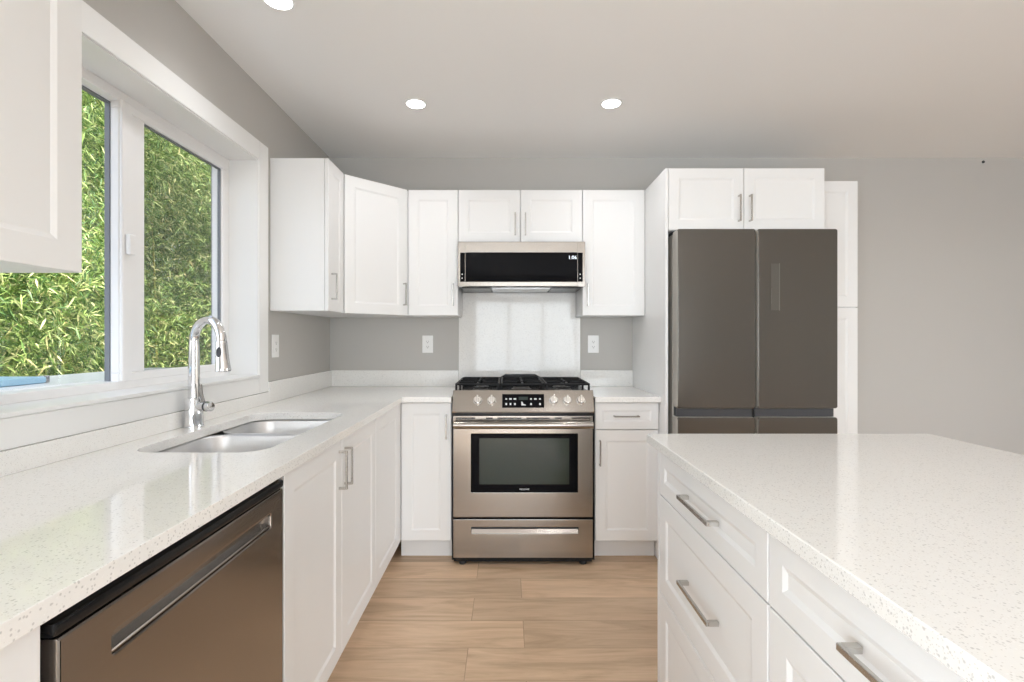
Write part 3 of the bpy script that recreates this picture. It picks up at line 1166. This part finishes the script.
dl = fridge_door(FX0, FXM - 0.006, 0.872, 1.798, 'door')
dr = fridge_door(FXM + 0.006, FX1, 0.872, 1.798, 'door')
fridge_door(FX0, FXM - 0.006, 0.075, 0.826, 'door')
fridge_door(FXM + 0.006, FX1, 0.075, 0.826, 'door')
bm = bmesh.new()
bx(bm, (FX0 + 0.004, 2.5770, 0.8265), (FXM - 0.012, 2.6315, 0.8715))
finish(bm, 'grip_recess', M_DARKGREY, fr_)
bm = bmesh.new()
bx(bm, (FXM + 0.002, 2.5770, 0.8265), (FX1 - 0.004, 2.6315, 0.8715))
finish(bm, 'grip_recess', M_DARKGREY, fr_)
bm = bmesh.new()
bx(bm, (FXM - 0.0055, 2.5870, 0.075), (FXM + 0.0055, 2.6315, 1.79))
finish(bm, 'door_seal', M_RUBBER, fr_)
bm = bmesh.new()
bx(bm, (0.8795, 2.6220, 1.7855), (0.945, 2.70, 1.802), 0.003)
finish(bm, 'hinge', M_DARKGREY, fr_, 35)
for x in (0.95, 1.62):
    for y in (2.70, 3.22):
        bm = bmesh.new()
        tube(bm, [(x, y, 0.0005), (x, y, 0.0295)], [0.022, 0.018], 12)
        finish(bm, 'foot', M_RUBBER, fr_, 40)
FFD = Fr((0, FY, 0), (1, 0, 0), (0, -1, 0))
cp = plain('touch panel steel', (0.15, 0.142, 0.127), 0.34, metal=0.8)
bm = bmesh.new()
bx(bm, (1.357, 1.378, 0.0002), (1.401, 1.617, 0.0022), 0.0006, 1, FFD)
tp = finish(bm, 'touch_panel', cp, dr, 35)
bm = bmesh.new()
bx(bm, (1.3985, 1.376, 0.0024), (1.4025, 1.619, 0.0034), fr=FFD)
bx(bm, (1.3585, 1.41, 0.0024), (1.3600, 1.49, 0.0032), fr=FFD)
finish(bm, 'edge_strip', plain('pale edge strip', (0.22, 0.21, 0.19), 0.3, metal=0.8), tp)

# ------------------------------------------------------------------ range
rg = thing('gas_range', 'stainless steel slide-in gas range with black grates', 'range', (0.087, 3.0, 0))
RX0, RX1 = -0.2925, 0.4665
RF = 2.687
FRG = Fr((0, RF, 0), (1, 0, 0), (0, -1, 0))
bm = bmesh.new()
bx(bm, (RX0 - 0.010, RF + 0.030, 0.018), (RX1 + 0.0140, YB - 0.035, 0.905))
finish(bm, 'body', M_BLACK, rg)
bm = bmesh.new()
bx(bm, (RX0 + 0.004, RF + 0.006, 0.020), (RX1 - 0.004, RF + 0.0295, 0.0405))
finish(bm, 'base_trim', M_BLACK, rg)
bm = bmesh.new()
bx(bm, (-0.2965, 2.742, 0.9155), (0.4745, YB - 0.025, 0.928), 0.003)
bx(bm, (RX0 + 0.004, 2.735, 0.9055), (RX1 - 0.004, YB - 0.035, 0.9155))
ck = finish(bm, 'cooktop', M_BLACK, rg, 35)
bm = bmesh.new()
# rear vent trim with raised centre
zz = [(-0.285, 0.928), (0.459, 0.928), (0.459, 0.972), (0.225, 0.974), (0.185, 0.998), (-0.010, 0.998), (-0.050, 0.974), (-0.285, 0.972)]
fv = [bm.verts.new((x, 3.235, z)) for x, z in zz]
bv = [bm.verts.new((x, 3.286, z)) for x, z in zz]
for k in range(len(zz)):
    bm.faces.new((fv[k], fv[(k + 1) % 8], bv[(k + 1) % 8], bv[k]))
bm.faces.new(fv)
bm.faces.new(bv)
finish(bm, 'rear_vent', M_BLACK, rg)
# control panel: slanted prism
bm = bmesh.new()
prof = [(2.745, 0.9285), (2.738, 0.944), (2.728, 0.947), (2.682, 0.836), (2.684, 0.829), (2.745, 0.829)]
a_ = [bm.verts.new((RX0 - 0.004, y, z)) for y, z in prof]
b_ = [bm.verts.new((RX1 + 0.007, y, z)) for y, z in prof]
for k in range(len(prof)):
    bm.faces.new((a_[k], a_[(k + 1) % len(prof)], b_[(k + 1) % len(prof)], b_[k]))
bm.faces.new(a_)
bm.faces.new(b_)
es = [e_ for e_ in bm.edges if e_.verts[0].co.x != e_.verts[1].co.x]
cpn = finish(bm, 'control_panel', M_STEEL, rg)
# frame lying in the slanted face: b runs up the slope
y1_, z1_, y0_, z0_ = 2.728, 0.947, 2.682, 0.836
sl = Vector((0, y1_ - y0_, z1_ - z0_)).normalized()
nn = Vector((0, -sl.z, sl.y))


class Slope:
    m = Matrix(((1, 0, 0, 0), (0, sl.y, nn.y, y0_), (0, sl.z, nn.z, z0_), (0, 0, 0, 1)))

    @staticmethod
    def p(a, b, c):
        return Slope.m @ Vector((a, b, c))


bm = bmesh.new()
bx(bm, (-0.026, 0.022, 0.0003), (0.203, 0.098, 0.003), 0.001, 1, Slope)
dsp = finish(bm, 'display', M_BLKGLASS, cpn, 35)
bm = bmesh.new()
bx(bm, (0.064, 0.064, 0.0031), (0.114, 0.082, 0.0034), fr=Slope)
finish(bm, 'display_window', M_LCD, dsp)
for x in (-0.004, 0.019, 0.043, 0.131, 0.155, 0.180):
    wdt = 0.0070 if x in (0.019, 0.043, 0.155) else 0.0045
    box_obj('button', (x - wdt, 0.066, 0.0031), (x + wdt, 0.074, 0.0034), M_PRINT, dsp, fr=Slope)
    if x != 0.155:
        box_obj('button', (x - 0.0045, 0.036, 0.0031), (x + 0.0045, 0.047, 0.0034), M_PRINT, dsp, fr=Slope)
bm = bmesh.new()
tri = [Slope.p(*q) for q in ((0.078, 0.034, 0.0032), (0.104, 0.034, 0.0032), (0.100, 0.038, 0.0032), (0.090, 0.042, 0.0032), (0.083, 0.055, 0.0032), (0.078, 0.055, 0.0032))]
bm.faces.new([bm.verts.new(v) for v in tri])
finish(bm, 'button_legend', M_PRINT, dsp)
# knobs
for kx in (-0.160, -0.084, 0.255, 0.329, 0.403):
    bm = bmesh.new()
    c0 = Vector((kx, 0.062, 0))
    rings = []
    for rr, c in ((0.0245, 0.0004), (0.0245, 0.004), (0.0215, 0.006), (0.0205, 0.020), (0.0185, 0.024)):
        rings.append([bm.verts.new(Slope.p(kx + rr * math.cos(2 * PI * k / 28), 0.062 + rr * math.sin(2 * PI * k / 28), c)) for k in range(28)])
    for a, b in zip(rings, rings[1:]):
        for k in range(28):
            bm.faces.new((a[k], a[(k + 1) % 28], b[(k + 1) % 28], b[k]))
    bm.faces.new(rings[0])
    bm.faces.new(rings[-1])
    kn = finish(bm, 'knob', M_KNOB, cpn, 35)
    bm = bmesh.new()
    bx(bm, (kx - 0.006, 0.040, 0.0235), (kx + 0.006, 0.085, 0.036), 0.003, 2, Slope)
    finish(bm, 'grip', M_KNOB, kn, 35)
# oven door with a window opening
wnd = rrect(-0.196, 0.385, 0.396, 0.716, 0.003, 2)
od = poly_slab('oven_door', rrect(RX0 + 0.0005, RX1 - 0.0005, 0.262, 0.812, 0.004, 2), [wnd], -0.029, 0.0, M_STEEL, rg, bev=0.002, to=FRG.m)
bm = bmesh.new()
bx(bm, (-0.1955, 0.3965, -0.028), (0.3845, 0.7155, -0.0025), fr=FRG)
gl = finish(bm, 'oven_window', M_BLKGLASS, od)
bm = bmesh.new()
bx(bm, (-0.150, 0.440, -0.0022), (0.338, 0.690, -0.0014), fr=FRG)
finish(bm, 'viewing_pane', M_OVENGLASS, gl)
text_obj('lettering', 'FRIGIDAIRE', 0.0105, FRG, 0.094, 0.413, -0.0018, M_PRINT, gl)
for x0, x1 in ((-0.277, -0.172), (-0.114, -0.078), (-0.052, 0.078), (0.105, 0.232), (0.260, 0.297), (0.350, 0.453)):
    box_obj('vent_slot', (x0, 0.797, -0.003), (x1, 0.8035, 0.0006), M_BLACK, od, fr=FRG)
bm = bmesh.new()
bpts = [(-0.270, RF - 0.052, 0.771), (0.444, RF - 0.052, 0.771)]
tube(bm, [(RX0 + 0.008, RF - 0.052, 0.771), (-0.2, RF - 0.052, 0.771), (0.37, RF - 0.052, 0.771), (RX1 - 0.008, RF - 0.052, 0.771)], [0.0205, 0.0205, 0.0205, 0.0205], 20)
for x in (RX0 + 0.035, RX1 - 0.060):
    bx(bm, (x, RF - 0.050, 0.758), (x + 0.025, RF - 0.0003, 0.778), 0.002)
finish(bm, 'handle', M_STEEL, od, 40)
# storage drawer with a slot grip
slot = rrect(-0.194, 0.388, 0.172, 0.208, 0.002, 2)
sd_ = poly_slab('storage_drawer', rrect(RX0 + 0.0005, RX1 - 0.0005, 0.041, 0.250, 0.004, 2), [slot], -0.029, 0.0, M_STEEL, rg, bev=0.002, to=FRG.m)
bm = bmesh.new()
bx(bm, (-0.198, 0.168, -0.0295), (0.392, 0.212, -0.027), fr=FRG)
finish(bm, 'slot_back', M_DARKGREY, sd_)
bm = bmesh.new()
vs = [FRG.p(a, b, c) for a, b, c in ((-0.193, 0.1725, -0.002), (0.387, 0.1725, -0.002), (0.387, 0.193, -0.014), (-0.193, 0.193, -0.014),
                                    (-0.193, 0.1725, -0.026), (0.387, 0.1725, -0.026))]
vv = [bm.verts.new(v) for v in vs]
bm.faces.new((vv[0], vv[1], vv[2], vv[3]))
bm.faces.new((vv[0], vv[4], vv[5], vv[1]))
bm.faces.new((vv[3], vv[2], vv[5], vv[4]))
bm.faces.new((vv[0], vv[3], vv[4]))
bm.faces.new((vv[1], vv[5], vv[2]))
finish(bm, 'slot_grip', M_STEEL, sd_)
for x in (RX0 + 0.05, RX1 - 0.05):
    for y in (RF + 0.03, 3.22):
        bm = bmesh.new()
        tube(bm, [(x, y, 0.0005), (x, y, 0.008), (x, y, 0.046)], [0.020, 0.020, 0.012], 14)
        finish(bm, 'foot', M_RUBBER, rg, 40)
# burners and grates
for x, y, s in ((-0.155, 2.885, 1.0), (-0.155, 3.125, 0.8), (0.087, 3.005, 1.1), (0.330, 2.885, 1.0), (0.330, 3.125, 0.8)):
    bm = bmesh.new()
    tube(bm, [(x, y, 0.9275), (x, y, 0.934), (x, y, 0.944)], [0.055 * s, 0.045 * s, 0.040 * s], 24)
    bn = finish(bm, 'burner', M_BURNER, rg, 40)
    bm = bmesh.new()
    tube(bm, [(x, y, 0.944), (x, y, 0.950), (x, y, 0.953)], [0.042 * s, 0.042 * s, 0.036 * s], 24)
    finish(bm, 'burner_cap', M_BLACK, bn, 40)


def grate(x0, x1):
    y0, y1, zt, th = 2.762, 3.225, 0.982, 0.011
    bm_ = bmesh.new()
    for x in (x0, x1 - th):
        bx(bm_, (x, y0, zt - 0.014), (x + th, y1, zt), 0.002)
    for y in (y0, (y0 + y1) / 2 - th / 2, y1 - th):
        bx(bm_, (x0 + th, y, zt - 0.012), (x1 - th, y + th, zt - 0.0005), 0.002)
    xm = (x0 + x1) / 2
    for yc in (2.885, 3.125):
        bx(bm_, (xm - th / 2, yc - 0.110, zt - 0.011), (xm + th / 2, yc - 0.028, zt), 0.002)
        bx(bm_, (xm - th / 2, yc + 0.028, zt - 0.011), (xm + th / 2, yc + 0.100, zt), 0.002)
        bx(bm_, (x0 + th, yc - th / 2, zt - 0.011), (xm - 0.028, yc + th / 2, zt), 0.002)
        bx(bm_, (xm + 0.028, yc - th / 2, zt - 0.011), (x1 - th, yc + th / 2, zt), 0.002)
    for x in (x0, x1 - th):
        for y in (y0, (y0 + y1) / 2 - th / 2, y1 - th):
            bx(bm_, (x, y, 0.9285), (x + th, y + th, zt - 0.012), 0.001)
    return finish(bm_, 'grate', M_IRON, rg, 35)


grate(-0.289, -0.042)
grate(-0.036, 0.210)
grate(0.216, 0.463)

# ------------------------------------------------------------------ microwave
mw = thing('microwave', 'low stainless microwave hood mounted over the range', 'microwave', (0.086, 3.1, 1.54))
MX0, MX1, MF = -0.2915, 0.4635, 2.936
FM = Fr((0, MF, 0), (1, 0, 0), (0, -1, 0))
bm = bmesh.new()
bx(bm, (MX0 + 0.008, MF + 0.03, 1.538), (MX1 - 0.008, YB - 0.022, 1.812))
finish(bm, 'body', M_BLACK, mw)
bm = bmesh.new()
bx(bm, (MX0, 1.5395, -0.0295), (MX1, 1.807, -0.002), 0.002, 1, FM)
face = finish(bm, 'front_panel', M_STEEL, mw, 35)
bm = bmesh.new()
bx(bm, (-0.2485, 1.742, -0.0018), (0.4195, 1.8045, 0.0012), 0.001, 1, FM)
bx(bm, (-0.2485, 1.541, -0.0018), (0.4195, 1.5685, 0.0055), 0.002, 1, FM)
finish(bm, 'door_frame', M_STEEL, face, 35)
bm = bmesh.new()
bx(bm, (-0.2470, 1.5690, -0.0018), (0.4180, 1.7415, 0.0012), fr=FM)
gl = finish(bm, 'door_glass', M_BLKGLASS, face)
bm = bmesh.new()
bx(bm, (-0.278, 1.5690, -0.0018), (-0.2495, 1.7415, 0.0008), fr=FM)
finish(bm, 'end_glass', M_BLKGLASS, face)
bm = bmesh.new()
bx(bm, (0.4205, 1.5690, -0.0018), (0.449, 1.7415, 0.0008), fr=FM)
finish(bm, 'end_glass', M_BLKGLASS, face)
text_obj('clock_digits', '1:06', 0.030, FM, 0.388, 1.712, 0.0018, M_DISP, gl)
for x in (-0.266, 0.434):
    for z in (1.590, 1.613):
        box_obj('button', (x - 0.003, z - 0.003, 0.001), (x + 0.003, z + 0.003, 0.0014), M_PRINT, face, fr=FM)
bm = bmesh.new()
bx(bm, (MX0 + 0.02, MF + 0.05, 1.5345), (-0.10, YB - 0.04, 1.5379))
finish(bm, 'grease_filter', M_BLACK, mw)
bm = bmesh.new()
bx(bm, (0.27, MF + 0.05, 1.5345), (MX1 - 0.02, YB - 0.04, 1.5379))
finish(bm, 'grease_filter', M_BLACK, mw)
bm = bmesh.new()
bx(bm, (-0.09, MF + 0.06, 1.5345), (0.26, YB - 0.06, 1.5379))
finish(bm, 'vent_plate', M_POCKET, mw)

# ------------------------------------------------------------------ island
IX0, IY0, IY1 = 0.468, 0.200, 1.662
o = box_obj('worktop', (IX0, IY0, CT0), (1.418, IY1, CT1), M_QUARTZ, bev=0.002)
tag(o, 'large white speckled quartz top of the kitchen island', 'worktop')
FIX = 0.488
FI = Fr((FIX + TH, 0, 0), (0, 1, 0), (-1, 0, 0))       # a = world y, c towards -x
for lab, y0, y1, end in (('white three-drawer island cabinet at the end nearest the fridge', 0.926, 1.605, True),
                         ('white three-drawer island cabinet at the near end of the island', 0.245, 0.924, False)):
    r = thing('drawer_cabinet', lab, 'cabinet', (0.8, (y0 + y1) / 2, 0), 'island drawer cabinets')
    bm = bmesh.new()
    bx(bm, (y0 + 0.0005, 0.115, -0.62), (y1 - 0.0005, 0.8835, -0.0005), fr=FI)
    if end:
        bx(bm, (y1 - 0.020, 0.115, 0.0), (y1 - 0.0005, 0.8835, TH), fr=FI)
    else:
        bx(bm, (y0 + 0.0005, 0.115, 0.0), (y0 + 0.020, 0.8835, TH), fr=FI)
    finish(bm, 'carcass', M_CAB, r)
    toe(FI, y0 + 0.002, y1 - 0.002, 0.615, r)
    e0, e1 = (y0 + 0.0015, y1 - 0.0225) if end else (y0 + 0.0225, y1 - 0.0015)
    mid = 1.240 if end else 0.590
    for b0, b1, fw, hb in ((0.7385, 0.878, 0.045, 0.806), (0.4285, 0.7345, 0.058, 0.575), (DB, 0.4245, 0.058, 0.27)):
        d = shaker('drawer', FI, e0, e1, b0, b1, r, fw=fw)
        pull(FI, mid, hb, 0.200, False, d, proj=0.030, sec=0.011)

# ------------------------------------------------------------------ outlets
FLO = Fr((XL, 0, 0), (0, 1, 0), (1, 0, 0))
FBO = Fr((0, YB, 0), (1, 0, 0), (0, -1, 0))
for lab, fr, a, b in (('white power outlet on the side wall beside the window casing', FLO, 2.525, 1.194),
                      ('white power outlet on the back wall left of the range', FBO, -0.530, 1.194),
                      ('white power outlet on the back wall right of the range', FBO, 0.577, 1.194)):
    p0 = fr.p(a, b, 0)
    r = thing('power_outlet', lab, 'outlet', p0, 'white power outlets')
    bm = bmesh.new()
    bx(bm, (a - 0.036, b - 0.058, 0.0003), (a + 0.036, b + 0.058, 0.006), 0.002, 2, fr)
    pl = finish(bm, 'cover_plate', M_PLASTIC, r, 35)
    bm = bmesh.new()
    bx(bm, (a - 0.0165, b - 0.034, 0.0055), (a + 0.0165, b + 0.034, 0.008), 0.001, 1, fr)
    rc = finish(bm, 'receptacle', M_PLASTIC, r, 35)
    bm = bmesh.new()
    for s in (-0.017, 0.017):
        bx(bm, (a - 0.0075, b + s - 0.003, 0.0081), (a - 0.0050, b + s + 0.005, 0.0085), fr=fr)
        bx(bm, (a + 0.0050, b + s - 0.003, 0.0081), (a + 0.0075, b + s + 0.005, 0.0085), fr=fr)
        bx(bm, (a - 0.0025, b + s - 0.010, 0.0081), (a + 0.0025, b + s - 0.005, 0.0085), fr=fr)
    finish(bm, 'slot', M_SLOT, rc)

# little dark screw left in the back wall
bm = bmesh.new()
tube(bm, [(3.186, YB - 0.0002, 2.413), (3.186, YB - 0.005, 2.413), (3.186, YB - 0.007, 2.413)], [0.009, 0.009, 0.006], 12)
tag(finish(bm, 'screw', M_SCREW, None, 40), 'small dark screw high on the back wall beyond the pantry', 'screw')

# ------------------------------------------------------------------ ceiling lights
for x, y, lab in ((-0.469, 2.545, 'round recessed ceiling light above the range, left one of the far pair'),
                  (0.5355, 2.540, 'round recessed ceiling light above the range, right one of the far pair'),
                  (-0.815, 1.765, 'round recessed ceiling light above the sink, cut by the top of the photo'),
                  (0.5355, 0.30, None), (-0.469, -1.2, None), (1.6, -1.2, None)):  # these three are unseen, added for extra light
    lab = lab or 'round ceiling light added out of view to help light the room'
    r = thing('ceiling_light', lab, 'ceiling light', (x, y, ZC), 'recessed ceiling lights')
    bm = bmesh.new()
    n = 36
    rings = []
    for rr, z in ((0.056, ZC - 0.0003), (0.056, ZC - 0.003), (0.053, ZC - 0.005), (0.046, ZC - 0.004), (0.046, ZC - 0.0003)):
        rings.append([bm.verts.new((x + rr * math.cos(2 * PI * k / n), y + rr * math.sin(2 * PI * k / n), z)) for k in range(n)])
    for a, b in zip(rings, rings[1:]):
        for k in range(n):
            bm.faces.new((a[k], a[(k + 1) % n], b[(k + 1) % n], b[k]))
    finish(bm, 'trim_ring', M_PLASTIC, r, 40)
    bm = bmesh.new()
    tube(bm, [(x, y, ZC - 0.0004), (x, y, ZC - 0.0032)], [0.0455, 0.0455], 36)
    finish(bm, 'diffuser', M_LAMP, r, 40)
    ld = bpy.data.lights.new('lamp', 'SPOT')
    ld.energy = 6
    ld.color = (0.98, 0.985, 1.0)
    ld.spot_size = math.radians(150)
    ld.spot_blend = 0.9
    ld.shadow_soft_size = 0.05
    lo_ = bpy.data.objects.new('lamp', ld)
    COL.objects.link(lo_)
    attach(lo_, r)
    lo_.location = (x, y, ZC - 0.06)
